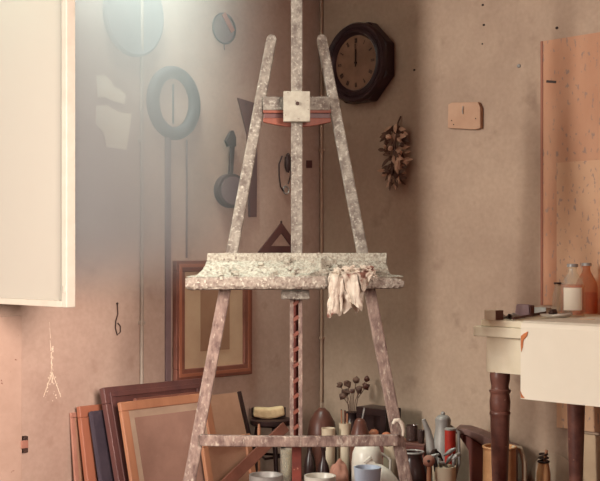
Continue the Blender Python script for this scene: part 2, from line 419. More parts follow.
o=b.build('paint_drips','paper'); place(o,c,ROT['L']); tag(o,'splash of dried white paint drips on wall under the open window','paint splash')

# framed print hanging on the left wall
t,c = whang('picture_frame','red-brown framed print in wide cream mount hanging behind the easel left leg','picture','L',211,320)
G = lambda x,y: uz('L',x,y,c)
A=G(172,261); B=G(248,377)
x0,x1=A[0],B[0]; z1=G(211,260.5)[1]; z0=G(211,377)[1]; fw=.048
def frame(mb,x0,x1,z0,z1,fw,y0,y1,m=None):
    mb.box(x0,x1,y0,y1,z0,z0+fw,m); mb.box(x0,x1,y0,y1,z1-fw,z1,m); mb.box(x0,x0+fw,y0,y1,z0+fw,z1-fw,m); mb.box(x1-fw,x1,y0,y1,z0+fw,z1-fw,m); return mb
frame(MB(),x0,x1,z0,z1,fw,-.03,-.002).build('frame','frame_red',t,bevel=.003)
frame(MB(),x0+fw*.3,x1-fw*.3,z0+fw*.3,z1-fw*.3,fw*.3,-.034,-.03).build('moulding','orangew',t,bevel=.001)
MB().box(x0+fw*.9,x1-fw*.9,-.016,-.010,z0+fw*.9,z1-fw*.9).build('mount','mat_cream',t)
ia=G(198,290); ib=G(227,349)
MB().box(ia[0],ib[0],-.018,-.016,ib[1],ia[1]+.12).build('print','mat_tan',t)

# ------------------------------------------------------------- right wall
# clock
t,c = whang('wall_clock','dark octagonal wall clock with round faded dial','clock','R',365.5,64.5)
def octp(r,k=1): return [(r*math.cos(math.pi/8+i*math.pi/4), r*math.sin(math.pi/8+i*math.pi/4)) for i in range(8)]
R0=.196
MB().prism(octp(R0),-.062,-.002).build('case','clockw',t,bevel=.006)
rows=[]; n=64
for r,y in ((.186,-.060),(.186,-.072),(.178,-.084),(.165,-.084),(.158,-.076),(.150,-.084),(.140,-.086),(.130,-.074),(.126,-.064)):
    rows.append([(r*math.cos(2*math.pi*i/n),y,r*math.sin(2*math.pi*i/n)) for i in range(n+1)])
MB().grid(rows).build('bezel','clockw',t,smooth=True)
dl=MB().prism([(.13*math.cos(2*math.pi*i/48),.13*math.sin(2*math.pi*i/48)) for i in range(48)],-.066,-.0625).build('dial','dial',t)
RN=['XII','I','II','III','IIII','V','VI','VII','VIII','IX','X','XI']
for h,s in enumerate(RN):
    an=-h*math.pi/6; mb=MB(); w=.007; tot=sum({'I':.6,'V':1.2,'X':1.2}[ch] for ch in s)*w; x=-tot/2; hh=.0105
    Mx=Matrix.Rotation(-an,4,'Y')@Matrix.Translation((0,0,.103))
    for ch in s:
        cw={'I':.6,'V':1.2,'X':1.2}[ch]*w; m0=x+cw/2
        segs={'I':[(m0,-1,m0,1)],'V':[(m0-cw*.35,1,m0,-1),(m0+cw*.35,1,m0,-1)],'X':[(m0-cw*.35,1,m0+cw*.35,-1),(m0+cw*.35,1,m0-cw*.35,-1)]}[ch]
        for (xa,za,xb,zb) in segs:
            p0=Mx@Vector((xa,-.0672,za*hh)); p1=Mx@Vector((xb,-.0672,zb*hh)); mb.bar(p0,p1,.0024,.0012,Mx.to_3x3()@Vector((1,0,0)))
        x+=cw
    mb.build('numeral','ink',dl)
MB().bar((0,-.070,-.015),(.002,-.070,.062),.006,.0015).build('hand','ink',dl)
MB().bar((0,-.072,-.02),(-.001,-.072,.088),.004,.0015).build('hand','ink',dl)
MB().tube([(0,-.074,0),(0,-.066,0)],.006,12).build('hub','ink',t)
# dried bouquet
t,c = whang('dried_bunch','bunch of dried brown leaves and seed heads hanging below the clock','dried flowers','R',399.5,154)
rnd=random.Random(11)
def leaf(c0,d,L_,w,m,up=Vector((0,-1,0)),name='leaf'):
    d=d.normalized(); s=d.cross(up).normalized(); nn=s.cross(d); rows=[]
    for i in range(7):
        f=i/6; ww=w*math.sin(math.pi*min(.97,f*.9+.06)); cen=c0+d*L_*f+nn*(-.35*L_*f*f)
        rows.append([cen-s*ww+nn*.25*ww, cen-nn*.15*ww, cen+s*ww+nn*.25*ww])
    return MB().grid(rows).build(name,m,t,smooth=True,solid=.002)
for i in range(84):
    f=rnd.random(); zz=.14-.27*f; hw=.078*math.sin(math.pi*min(1,f*.8+.12)); xx=rnd.uniform(-hw,hw)*.72
    ang=rnd.uniform(-.9,.9)+ (.7 if xx>0 else -.7)
    d=Vector((math.sin(ang),rnd.uniform(-.8,-.1),-math.cos(ang)*.8+.15))
    leaf(Vector((xx,rnd.uniform(-.045,-.015),zz)),d,rnd.uniform(.030,.055),rnd.uniform(.006,.012),'leaft' if (xx>.005 and rnd.random()<.6) or rnd.random()<.15 else 'leafb')
for i in range(12):
    f=rnd.random(); zz=.11-.22*f; xx=rnd.uniform(-.05,.05)
    MB().blob((xx,rnd.uniform(-.055,-.03),zz),rnd.uniform(.008,.014),2,.5,5,i).build('seed_head',rnd.choice(['leafb','leaft','leafb']),t,smooth=True)
MB().tube([(.012,-.006,.17),(.008,-.02,.14),(0,-.03,.05),(.005,-.03,-.12)],.004,6).build('stem','leafb',t,smooth=True)
# plaque
t,c = whang('wooden_plaque','small pale pinkish wooden plaque tilted on right wall, right of the clock','plaque','R',467,116)
MB().prism([uz('R',*p,c) for p in ((451.5,105),(455,103),(481,102.5),(483.5,108),(483.5,128.5),(478,130),(451,128.5))],-.024,-.004).build('board','plaque',t,bevel=.002)
g=uz('R',466.5,112,c)
MB().tube([(g[0],-.026,g[1]+.022),(g[0]+.002,-.032,g[1]),(g[0],-.026,g[1]-.01)],.002,6).build('hook','steel',t,smooth=True)
for (x,y) in ((455,121),(457,125),(479,119)):
    g=uz('R',x,y,c); MB().blob((g[0],-.024,g[1]),.003,2).build('nail','iron',t)
# boards on right wall
t,c = whang('wall_board','large orange drawing board fixed to the right wall above the table','board','R',575,180)
x0,_=uz('R',543,180,c); zt=uz('R',543,42,c)[1]; zb=uz('R',543,305,c)[1]; x1=x0+.72
MB().box(x0,x1,-.016,-.001,zb,zt).build('panel','board',t,bevel=.001)
MB().box(x0,x0+.01,-.019,-.016,zb,zt).build('edge_strip','orangew',t)
t,c = whang('wall_board','peach coloured long board overlapping the orange board, reaching below the table','board','R',590,290)
x0,_=uz('R',560,200,c); zt=uz('R',562,163,c)[1]; zb=uz('R',562,427,c)[1]
MB().box(x0,x0+.6,-.026,-.018,zb,zt).build('panel','board2',t,bevel=.001)
g=uz('R',553,82,c)
b=MB(); b.bar((g[0]-.02,-.017,g[1]+.003),(g[0]+.025,-.017,g[1]-.005),.01,.002,(0,0,1))
o=b.build('dark_mark','ink'); place(o,c,ROT['R']); tag(o,'small dark smear near top of the orange wall board','mark')
# grey panel behind the table at the bottom right
x0,_=uz('R',583,450,c); 
o=MB().box(x0,x0+.6,-.02,-.001,0,H-(433-HY)/F*wall('R',583,433).y).build('leaning_panel','mat_cream'); place(o,(c.x,c.y,0),ROT['R']); tag(o,'pale panel standing on the floor behind the table, lower right','panel')
# nails and plugs
for (x,y,r,m,lab) in ((483,5,.006,'iron','dark nail at the very top of right wall, above two others'),(484,25,.006,'iron','dark nail head in right wall, second from the top'),
    (482.5,44,.004,'iron','tiny dark nail head above the plaque'),(519,66,.010,'zinc','grey plug set in right wall left of the orange board'),
    (557,28,.007,'iron','dark nail head just above the orange board'),(414.5,70,.006,'iron','dark nail head right of the clock')):
    c=wall('R',x,y); o=MB().blob((0,-.002,0),(r,.004,r*.8),2).build('wall_nail',m,smooth=True); place(o,c,ROT['R']); tag(o,lab,'nail')

# ------------------------------------------------------------- easel
EO=P(297,HY,3.65); EO.z=0  # easel and rag pushed back along the line of sight, keeping their image pixels
ez=thing('easel','tall wooden studio easel caked in grey and white dried paint','easel',EO)
def at_z(pxa,pya,Da,pxb,pyb,Db,z):
    A=P(pxa,pya,Da);B=P(pxb,pyb,Db);k=(z-A.z)/(B.z-A.z);return A.lerp(B,k)
LT=P(271.5,40,3.73); LBt=P(190,478,3.6); RT=P(321.8,40,3.73); RB=P(405.5,478,3.6)
def foot(T,B): k=(T.z-0.001)/(T.z-B.z); return T.lerp(B,k)
for T_,B_ in ((LT,LBt),(RT,RB)):
    f_=foot(T_,B_); mid=T_.lerp(f_,.44)
    MB(EO).bar(T_,mid,.034,.026,w1=.038).build('leg','easel',ez,bevel=.005)
    MB(EO).bar(mid,f_,.038,.026,w1=.040).build('lower_leg','easel_low',ez,bevel=.005)
    MB(EO).tube([T_+Vector((0,-.0125,0)),T_+Vector((0,.0125,0))],.0165,16).build('leg_tip','easel',ez,smooth=True)
def zpix(y,D): return H-(y-HY)/F*D
def ebox(name,m,x0,x1,y0,y1,D,th,bev=.003,parent=None):
    a=P(x0,y1,D);b_=P(x1,y0,D)
    return MB(EO).box(a.x,b_.x,D,D+th,a.z,b_.z).build(name,m,parent or ez,bevel=bev)
ebox('mast','easel',291,302.5,-60,258,3.65,.022)
ebox('crosspiece','easel',263,330,96.5,110,3.68,.02)
# reddish bowed rails
def bow(y0,y1,D,dy):
    t0=[];b0=[]
    for i in range(13):
        f=i/12; x=263+(331-263)*f; s=math.sin(math.pi*f); t0.append(P(x,y0,D)); b0.append(P(x,y1+dy*s,D))
    poly=[(p.x,p.z) for p in t0]+[(p.x,p.z) for p in reversed(b0)]
    MB(EO).prism(poly,D,D+.018).build('red_rail','redwood',ez,bevel=.002)
bow(109,113,3.685,0); bow(118,122,3.685,5)
ebox('spacer','mahog',264,330,113,118.2,3.695,.008,.001)
ebox('clamp_block','plate',283.3,310.2,91,121.5,3.62,.028,.003)
g=P(297.5,103.5,3.62); MB(EO).tube([g,g+Vector((0,-.006,0))],.006,10).build('bolt','iron',ez,smooth=True)
# lower slotted mast
ebox('slotted_rail','easel_low',289.8,293.6,293,440,3.65,.024,.001)
ebox('slotted_rail','easel_low',298.4,302.4,293,440,3.65,.024,.001)
a=P(292,600,3.68); zt=P(0,262,3.68).z
MB(EO).box(P(292,0,3.68).x,P(301.5,0,3.68).x,3.678,3.7,.0,zt).build('post','redpost',ez,bevel=.002)
for i in range(9):
    y=301+i*15.5; p0=P(293.2,y+3.65,3.657); p1=P(298.8,y,3.657)
    MB(EO).bar(p0,p1,.012,.014,(0,0,1)).build('ratchet_tooth','redwood',ez,bevel=.001)
ebox('support_block','easel',281,309.5,290.5,299.5,3.59,.06,.004)
# cross bar, slightly sagging
rows=[]
T=[];Bq=[]
for i in range(21):
    f=i/20;x=200+(398-200)*f;s=math.sin(math.pi*f); T.append(P(x,434.2+1.6*s,3.59)); Bq.append(P(x,445.5+1.0*s-(0 if 0.03<f<.97 else 0),3.59))
MB(EO).prism([(p.x,p.z) for p in T]+[(p.x,p.z) for p in reversed(Bq)],3.575,3.597).build('cross_bar','easel_low',ez,bevel=.004)
b=MB(EO); b.tube([P(393,424,3.57),P(395,420.5,3.57),P(399,420,3.57),P(402,424,3.57),P(403.5,430,3.57),P(403,436,3.57)],[.005,.007,.007,.007,.006,.004],8); b.build('rope_knot','rag',ez,smooth=True)
# tray: profile rows (screen y, depth, x-left, x-right)
prof=[(253,3.625,207.5,386.5),(253,3.605,207.5,386.5),(257,3.603,207,386.5),(260.5,3.602,207,386),(263,3.59,206,386),(266,3.575,205,387),(269,3.562,203,388),(272,3.55,200,389),(274.5,3.538,197,391),(276,3.525,188,402),(277,3.51,185.5,404)]
def trayrow(y,D,xl,xr,amp,seed,n=230,off=0):
    row=[]
    for i in range(n+1):
        f=i/n; x=xl+(xr-xl)*f; p=P(x,y,D); 
        lump=0
        if 3.52<D<3.602:
            g1=math.exp(-((x-322)/20)**2); lump=.028*g1*noise.noise(Vector((x*.12,y*.25,4)))+.016*g1
            lump+=.010*max(0,noise.noise(Vector((x*.09,y*.2,9))))
        d=amp*(noise.noise(Vector((x*.35,y*.5,seed)))+.6*noise.noise(Vector((x*.9,y*1.1,seed+3))))+lump
        p.y-=d; p.z+=d*.5; row.append(p)
    return row
rows=[]
for k in range(len(prof)-1):
    for s in range(3):
        f=s/3; pr=[prof[k][j]*(1-f)+prof[k+1][j]*f for j in range(4)]
        rows.append(trayrow(*pr,amp=.0025 if k>0 else .001,seed=1))
rows.append(trayrow(*prof[-1],amp=.003,seed=1))
bk=[Vector((p.x,3.63,H-(278-HY)/F*3.55)) for p in rows[-1]]
MB(EO).grid(rows).build('paint_crust','crust',ez,smooth=True)
pl=P(207.5,0,3.61).x; prr=P(386.5,0,3.61).x
MB(EO).box(pl,prr,3.607,3.627,zpix(276,3.6),zpix(254,3.61)).build('tray_rail','easel',ez,bevel=.002)
# shelf plank with rough front edge
rows=[]
sh=[(277.2,3.612),(276.6,3.535),(277,3.512),(279,3.506),(283,3.505),(287,3.506),(289.5,3.512),(290,3.535),(290.4,3.612)]
n=230
for k in range(len(sh)-1):
    for s in range(3):
        f=s/3; y=sh[k][0]*(1-f)+sh[k+1][0]*f; D=sh[k][1]*(1-f)+sh[k+1][1]*f; row=[]
        for i in range(n+1):
            g_=i/n; x=185.5+(404.2-185.5)*g_; e=min(1,min(g_,1-g_)*n/5.0); yy=283.5+(y-283.5)*(.72+.28*e)
            skew=-1.5*(g_)+ (4.0*max(0,g_-.86)/.14*(1 if y<283 else 0)); p=P(x,yy+skew,D)
            if 0<k<7:
                p.y-=.004*noise.noise(Vector((x*.5,y*.6,7)))+.0025*noise.noise(Vector((x*1.3,y,2))); p.z+=.0025*noise.noise(Vector((x*.4,y*.3,17)))
            row.append(p)
        rows.append(row)
b=MB(EO).grid(rows)
L0=[r[0] for r in rows]; R0_=[r[-1] for r in rows]
b.add(L0,[tuple(range(len(L0)))]); b.add(R0_,[tuple(range(len(R0_)-1,-1,-1))])
bmesh.ops.remove_doubles(b.bm,verts=b.bm.verts,dist=.0001)
b.build('tray_shelf','crust_low',ez,smooth=True)
rnd=random.Random(5)
for i in range(34):
    x=rnd.uniform(212,384); y=rnd.uniform(263,275)
    if i<14: x=rnd.gauss(322,14); y=rnd.uniform(258,274)
    D=3.59-(y-262)*.0045
    MB(EO).blob(P(x,y,D-.008),(rnd.uniform(.006,.014),.008,rnd.uniform(.004,.009)),2,.6,3,i).build('paint_lump',rnd.choice(['crust','crust','plate']),ez,smooth=True)
# ledge end supports on tray (left triangular gusset is the crust's end)
# rag
rg=thing('paint_rag','crumpled paint-stained white rag draped over the easel tray','rag',P(346,276,3.49))
RO=P(346,276,3.49)
def cloth(x_of,y0,y1,D0,seed,nx=46,ny=26,amp=.016,freq=.42,drape=True):
    rows=[]
    for j in range(ny+1):
        f=j/ny; row=[]
        for i in range(nx+1):
            u=i/nx; xl,xr=x_of(f); x=xl+(xr-xl)*u
            bot=y1(u); y=y0+(bot-y0)*f
            ph=(x-300)*freq+1.4*noise.noise(Vector((u*3,f*2,seed)))*2
            a=amp*(.35+.65*f)
            D=D0-a*math.sin(ph)-.006*noise.noise(Vector((x*.3,y*.2,seed+2)))+(.02*f)
            if f<.12: D+= (.12-f)*.35
            p=P(x+1.6*noise.noise(Vector((y*.12,u*4,seed+5))),y,D); row.append(p-RO)
        rows.append(row)
    return MB().grid(rows)
cloth(lambda f:(329-1*f,366-3*f),271,lambda u:311+3*math.sin(u*17)-6*max(0,u-.8)/.2,3.485,2,freq=.30,amp=.018).build('cloth','rag',rg,smooth=True,solid=.0025,sub=1)
cloth(lambda f:(330-3*f,344-2*f),273,lambda u:317-3*u+2*math.sin(u*9),3.462,8,nx=22,amp=.010,freq=.42).build('fold','rag',rg,smooth=True,solid=.0025,sub=1)
cloth(lambda f:(341+8*f,357+6*f),271,lambda u:301+11*u,3.458,14,nx=22,amp=.012,freq=.36).build('fold','rag',rg,smooth=True,solid=.0025,sub=1)
cloth(lambda f:(357+4*f,374-5*f),271,lambda u:288+4*math.sin(u*5),3.468,21,nx=22,amp=.012,freq=.35).build('fold','rag',rg,smooth=True,solid=.0025,sub=1)
for k,(x,y,rx,rz) in enumerate(((352,270,.03,.012),(366,271,.024,.014),(338,272,.018,.010),(371,276,.014,.014))):
    MB(RO).blob(P(x,y,3.505),(rx,.022,rz),4,.9,3,k+30).build('crumple','rag',rg,smooth=True)

# ------------------------------------------------------------- table (local x right along wall, y into wall)
L0=Vector((.697,3.9,0)); 
tb=thing('work_table','old white-painted table with dark turned legs against right wall','table',L0,ROT['R'])
Zt=.763
Lx=1.0; Ly=.4975
MB().box(-.066,Lx+.066,-.066,Ly+.066,.728,Zt).build('table_top','tablew',tb,bevel=.003)
MB().box(-.045,Lx+.05,-.050,Ly+.05,Zt+.0005,.786).build('top_board','tablew',tb,bevel=.002)
MB().box(-.033,Lx+.033,-.033,-.013,.603,.728).build('front_apron','tablew',tb,bevel=.001)
MB().box(-.033,Lx+.033,Ly+.013,Ly+.033,.603,.728).build('back_apron','tablew',tb,bevel=.001)
for x in (-.033,Lx+.013): MB().box(x,x+.02,-.0125,Ly+.0125,.603,.728).build('end_apron','tablew',tb,bevel=.001)
def legm(p): 
    pr=[(.013,0),(.024,.02),(.026,.05),(.024,.10),(.027,.2),(.031,.34),(.0335,.44),(.034,.452),(.0365,.456),(.0365,.463),(.033,.468),(.035,.472),(.0365,.50),(.033,.525),(.034,.53),(.0375,.534),(.0375,.541),(.031,.545),(.030,.555),(.0345,.575),(.0355,.592),(.033,.605),(.030,.727)]
    return MB().lathe(pr,(p[0],p[1],0),28)
for p in ((0,0),(Lx,0),(Lx,Ly),(0,Ly)): legm(p).build('leg','turned',tb,smooth=True)
# drawing sheet over table top and hanging in front
sh=thing('drawing_sheet','large blank cream sheet draped over table and hanging down its front','paper',L0,ROT['R'])
x0=.1335; x1=1.02; rows=[]
path=[(.30,.7885),(.1,.7885),(-.02,.7885),(-.052,.788),(-.066,.781),(-.0705,.768),(-.0715,.70),(-.072,.61),(-.072,.528)]
for (y,z) in path:
    rows.append([(x0+(x1-x0)*i/20-(.02 if (y>0) else 0)*0, y-.002*math.sin(i*.7)*(1 if z<.6 else 0), z) for i in range(21)])
MB().grid(rows).build('sheet','sheet',sh,solid=.0016)
def flat(pix,ly=-.0735):
    out=[]
    for px,py in pix:
        t_=(px-CX)/F; bx=L0.x+q*ly; by=L0.y+q*ly
        lx=(t_*by-bx)/(q*(1+t_)); D=by-q*lx; out.append((lx,H-(py-HY)/F*D))
    return out
for pix in ([(521,336),(524,333.5),(528,331.5),(527,336),(523.5,340),(522.8,347),(521.3,352),(520.8,345)],[(520.5,391),(522,394.5),(525,398.2),(521,397.8),]):
    MB().prism(flat(pix),-.0745,-.0735).build('torn_edge','tape',sh)

# things standing on the table
def tab(px,py,zt=.7865):
    D=(H-zt)*F/(py-HY); v=P(px,py,D); v.z=zt; return v
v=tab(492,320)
t=thing('cream_block','small cream wooden block with its shaded side coloured dark at the left corner of the table','block',v,math.radians(-38))
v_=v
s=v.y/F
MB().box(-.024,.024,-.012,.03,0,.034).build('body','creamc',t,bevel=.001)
MB().box(.0242,.0262,-.011,.029,.001,.033).build('end','brownc',t)  # shade on the block's right face put into the colour
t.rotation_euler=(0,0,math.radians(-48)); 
v=tab(524,316.2); 
t=thing('mauve_block','mauve-grey tapered stone block with dark red side on the table','block',v,math.radians(-35))
MB().prism([(-.032,0),(.028,0),(.024,.042),(-.024,.044)],-.014,.02).build('body','mauve',t,bevel=.001)
MB().box(.0285,.032,-.013,.019,.001,.04).build('side','dkred',t)
v=tab(542,313); t=thing('pale_box','small pale blue box lying flat behind the mauve block','box',v,math.radians(-45))
MB().box(-.03,.03,-.02,.02,0,.018).build('base','palebl',t,bevel=.001); MB().box(-.031,.031,-.021,.021,.0185,.022).build('lid','palebl',t,bevel=.001)
# little tubes
for k,(px,py,ang,lab) in enumerate(((505,318.6,20,'crumpled silver paint tube beside the cream block, leftmost of three'),(510,319,75,'middle one of three crumpled silver paint tubes on the table'),(518,318,-10,'crumpled silver paint tube in front of the mauve block'))):
    v=tab(px,py); t=thing('paint_tube',lab,'paint tube',v,math.radians(ang),'paint tubes on the table')
    rows=[]
    for i in range(9):
        f=i/8; w=.008+.002*math.sin(f*9); h=.0085*(1-f)+.0015; rows.append([(-.02+.045*f, w*math.cos(a*math.pi/5), h*1.0+h*math.sin(a*math.pi/5)) for a in range(11)])
    MB().grid(rows).build('body','steel',t,smooth=True)
    MB().tube([(-.03,0,.009),(-.021,0,.009)],.005,10).build('cap','ink' if k==1 else 'enamel',t,smooth=True)
v=tab(529,317.5); t=thing('palette_knife','dark red handled knife lying on the table in front of the mauve block','knife',v,0)
a_=tab(513,320.3); b_=tab(546,314.2); a_.z=b_.z=.7925
MB(v).bar(a_,a_.lerp(b_,.55),.008,.006,(0,0,1)).build('handle','dkred',t,bevel=.001)
MB(v).bar(a_.lerp(b_,.55),b_,.010,.002,(0,0,1)).build('blade','iron',t)
# white dish with shells
v=tab(556,317.6,.790); t=thing('white_dish','shallow white dish with folded rim on the table before the bottles','dish',v,0)
MB().lathe([(.028,0),(.045,.003),(.052,.013),(.050,.013),(.043,.006),(.001,.005)],n=28,sx=1.1,sy=.7).build('dish','enamel',t,smooth=True)
MB().tube([(-.03,-.02,.006),(-.01,-.035,.01),(.02,-.038,.012),(.045,-.02,.014)],.004,8).build('rim_fold','enamel',t,smooth=True)
for k,(px,py,lab) in enumerate(((553,314.8,'dark shell on the white dish, left one of two'),(568,315.3,'dark shell beside the white dish, right one of two'))):
    v=tab(px,py,.8) if k==0 else tab(px,py,.79); o=MB().blob((0,0,.008),(.016,.013,.011),3,.4,2,k).build('shell','iron',smooth=True); place(o,v,.5); tag(o,lab,'shell','shells on the table')
v=tab(586,319.4,.7895); o=MB().prism([(-.02,0),(.03,.0),(.028,.002),(-.02,.002)],-.006,.006).build('thin_offcut','pine'); place(o,v,-.4); tag(o,'thin yellowish wood sliver on sheet in front of the bottles','offcut')
# bottles
def bottle(px,py,hpx,wpx,label,gm,lm,fill,lbl=False,neck=.34,cap='iron'):
    v=tab(px,py,.787); s=v.y/F; h=hpx*s; r=wpx*s/2; t=thing('glass_bottle',label,'bottle',v,-.25)
    rn=r*neck
    pr=[(r*.9,0),(r,.006),(r,h*.52),(r*.93,h*.6),(r*.72,h*.7),(rn*1.15,h*.82),(rn,h*.86),(rn,h*.93),(rn*1.25,h*.935),(rn*1.25,h*.955),(rn,h*.96)]
    MB().lathe(pr,n=32).build('glass',gm,t,smooth=True)
    if lm: MB().lathe([(r*.86,.006),(r*.93,.012),(r*.93,h*fill),(r*.9,h*fill+.001)],n=32).build('liquid',lm,t,smooth=True)
    MB().lathe([(rn*1.3,h*.945),(rn*1.3,h),(rn*1.2,h*1.005)],n=20).build('cap',cap,t,smooth=True)
    if lbl:
        rows=[]
        for zz in (h*.12,h*.55):
            rows.append([(r*1.012*math.sin(a),-r*1.012*math.cos(a),zz) for a in [(-0.98+1.55*i/14+.25-.0) for i in range(15)]])
        MB().grid(rows).build('label','sheet',t,smooth=True,solid=.0006)
    return t
bottle(572.5,316,52,25,'larger glass bottle with blank white label, left of the amber one','clear','liquid',.60,True,cap='steel')
bottle(586.5,313.6,50.5,22,'amber glass bottle without label standing behind the labelled one','amber','liquid',.42,False,cap='zinc')
bottle(557.5,311.5,29,10.5,'small clear glass vial with dark stopper left of the labelled bottle','clear',None,0,False,.55)
v=tab(600,311.8); t=thing('small_jar','small dark jar at the right edge of the photo on the table','jar',v)
MB().lathe([(.014,0),(.017,.005),(.017,.035),(.012,.042),(.012,.05)],n=20).build('jar','smoke',t,smooth=True); MB().lathe([(.014,.05),(.014,.062)],n=20).build('lid','iron',t,smooth=True)

# ------------------------------------------------------------- frames leaning on the left wall
def leaning(name,label,cat,px0,px1,pytop,off_base,parts,pytop_px=None,off_top=None):
    """frame leaning against the left wall; px0..px1 at its top edge, offsets from the wall of base and top"""
    off_top=off_top if off_top is not None else .02
    cx=(px0+px1)/2; vt0=wall('L',px0,pytop,off_top); vt1=wall('L',px1,pytop,off_top); w=(vt1-vt0).length
    zt=vt0.z; lean=math.atan2(off_base-off_top,zt); hh=zt/math.cos(lean)
    d=Vector((q,q,0)); nrm=Vector((q,-q,0))
    base=vt0+d*(w/2); base=Vector((base.x,base.y,0))+nrm*(off_base-off_top)
    t=thing(name,label,cat,base,tilt=(-lean,0,0)); 
    t.rotation_mode='XYZ'
    t.rotation_euler=(Matrix.Rotation(math.pi/4,4,'Z')@Matrix.Rotation(-lean,4,'X')).to_euler()
    parts(t,w,hh); return t
def fr(fm,fw,inner,th=.028,steps=None,mount=None):
    def f(t,w,h):
        e=.0012
        frame(MB(),-w/2,w/2,e,h,fw,-th,0).build('frame',fm,t,bevel=.003)
        if steps: frame(MB(),-w/2+fw*.35,w/2-fw*.35,fw*.35,h-fw*.35,fw*.3,-th-.008,-th-.0002).build('moulding',steps,t,bevel=.002)
        k=fw*.97
        if mount:
            MB().box(-w/2+k,w/2-k,-th*.45,-th*.25,k,h-k).build('mount',mount,t); k+=.03
            MB().box(-w/2+k,w/2-k,-th*.52,-th*.46,k,h-k).build('picture',inner,t)
        else: MB().box(-w/2+k,w/2-k,-th*.45,-th*.25,k,h-k).build('picture',inner,t)
    return f
leaning('picture_frame','narrow pale orange frame edge, leftmost of the stack at lower left','picture frame',69,97,413,.050,fr('pink',.02,'card',.012),off_top=.003)
leaning('picture_frame','orange wood frame leaning second from left at lower left','picture frame',76,140,407,.105,fr('orangew',.045,'card',.024),off_top=.024)
def pad(t,w,h):
    MB().box(-w/2,w/2,-.022,0,.0012,h).build('cover','navy',t,bevel=.010)
    MB().box(w/2-.02,w/2-.012,-.024,-.022,.01,h-.01).build('spine','ink',t)
leaning('portfolio','dark navy portfolio with rounded corner between orange and mahogany frames','portfolio',87,150,412,.165,pad,off_top=.062)
leaning('picture_frame','large dark mahogany frame leaning behind the honey-coloured frame','picture frame',99,197,389,.225,fr('mahog',.065,'canvas',.030,'mahog'),off_top=.085)
leaning('picture_frame','thin red-brown frame showing just above the honey-coloured frame','picture frame',133,201,399,.27,fr('frame_red',.03,'canvas',.018),off_top=.150)
leaning('picture_frame','honey wood frame with grey mount and stained brown picture, front of the stack','picture frame',117,206,403,.33,fr('honey',.036,'canvas',.020,None,'grey_mat'),off_top=.215)
# cardboard and box to the right
def card(t,w,h):
    MB().box(-w/2,w/2,-.006,0,.0012,h).build('sheet','card',t); MB().box(w/2+.0002,w/2+.014,-.02,.0,.0012,h).build('dark_edge','darkc',t)
t=leaning('cardboard','tan cardboard sheet with dark edge leaning behind the easel left leg','cardboard',205,236,396,.17,card,off_top=.03)
# light wooden frame low
leaning('picture_frame','small pale wood stretcher frame below the cardboard, under the cross bar','picture frame',199,247,441,.36,fr('honey',.03,'card',.02),off_top=.30)
# diagonal stick
a_=P(285,427,4.75); b_=P(228,482,4.40)
k=(b_.z-.02)/(a_.z-b_.z); 
b_=b_+(b_-a_)*k*1.0
t=thing('wooden_batten','loose brown wooden batten leaning diagonally under the cross bar','batten',(b_.x,b_.y,0))
MB((b_.x,b_.y,0)).bar(a_,b_,.020,.044,(0,1,0)).build('batten','frame_red',t,bevel=.002)

# ------------------------------------------------------------- clutter on the floor
def stand(name,label,cat,px,D,rz=0,group=None):
    v=P(px,HY,D); v.z=0; return thing(name,label,cat,v,rz,group)
def zy(py,D): return H-(py-HY)/F*D
def wr(wpx,D): return wpx/2*D/F
def lathe_thing(name,label,cat,px,D,top,w,shape,m,part='body',hollow=True,rim=None,extra=None,z0=0):
    h=zy(top,D)-z0; r=wr(w,D); t=stand(name,label,cat,px,D); t.location.z=z0
    pr=[(r*a,h*b_) for a,b_ in shape]
    if hollow:
        rr,hh=pr[-1]; pr+= [(rr*.9,hh),(rr*.86,hh*.9),(r*.5,h*.55),(.001,h*.5)]
    MB().lathe(pr,n=30).build(part,m,t,smooth=True)
    if extra: extra(t,r,h)
    return t
JAR=[(.8,0),(.95,.04),(1,.3),(1,.8),(.92,.9),(.95,1)]
CUP=[(.7,0),(.75,.02),(.9,.5),(1,1)]
POT=[(.5,0),(.7,.05),(1,.4),(1,.6),(.75,.85),(.6,.92),(.7,1)]
BOT=[(.85,0),(1,.04),(1,.5),(.8,.66),(.35,.78),(.3,.92),(.38,.94),(.38,1)]
# stool with bristle brush
t=stand('stool','low dark wooden stool in the shadow behind the easel','stool',271,5.03,.2)
zs=zy(418.5,5.03)
MB().lathe([(.085,zs-.03),(.095,zs-.022),(.095,zs-.004),(.088,zs)],n=28).build('seat','dkwood',t,smooth=True)
for k in range(3):
    a=k*2.094+.6; MB().tube([(.06*math.cos(a),.06*math.sin(a),zs-.028),(.1*math.cos(a),.1*math.sin(a),.001)],[.012,.009],10).build('leg','dkwood',t,smooth=True)
MB().tube([(.08,-.0,.11),(-.04,.069,.11),(-.04,-.069,.11)],.006,8,closed=True).build('ring_stretcher','dkwood',t)
t=stand('bristle_brush','cream bristle brush with dark back lying on the low stool','brush',269,5.03,.08); t.location.z=zs+.001
MB().prism([(-.072,.012),(-.068,.05),(-.03,.048),(0,.046),(.03,.05),(.066,.054),(.07,.016),(.03,.004),(0,-.0),(-.03,.002)],-.03,.03).build('bristles','cloth_c',t,bevel=.008)
MB().box(-.078,.078,.031,.04,0,.045).build('back','darkc',t,bevel=.003)
lathe_thing('wooden_peg','thin ochre turned peg standing before the stool','peg',259,4.8,424,3.5,[(1,0),(.7,.5),(1,.9),(.6,1)],'honey',hollow=False)
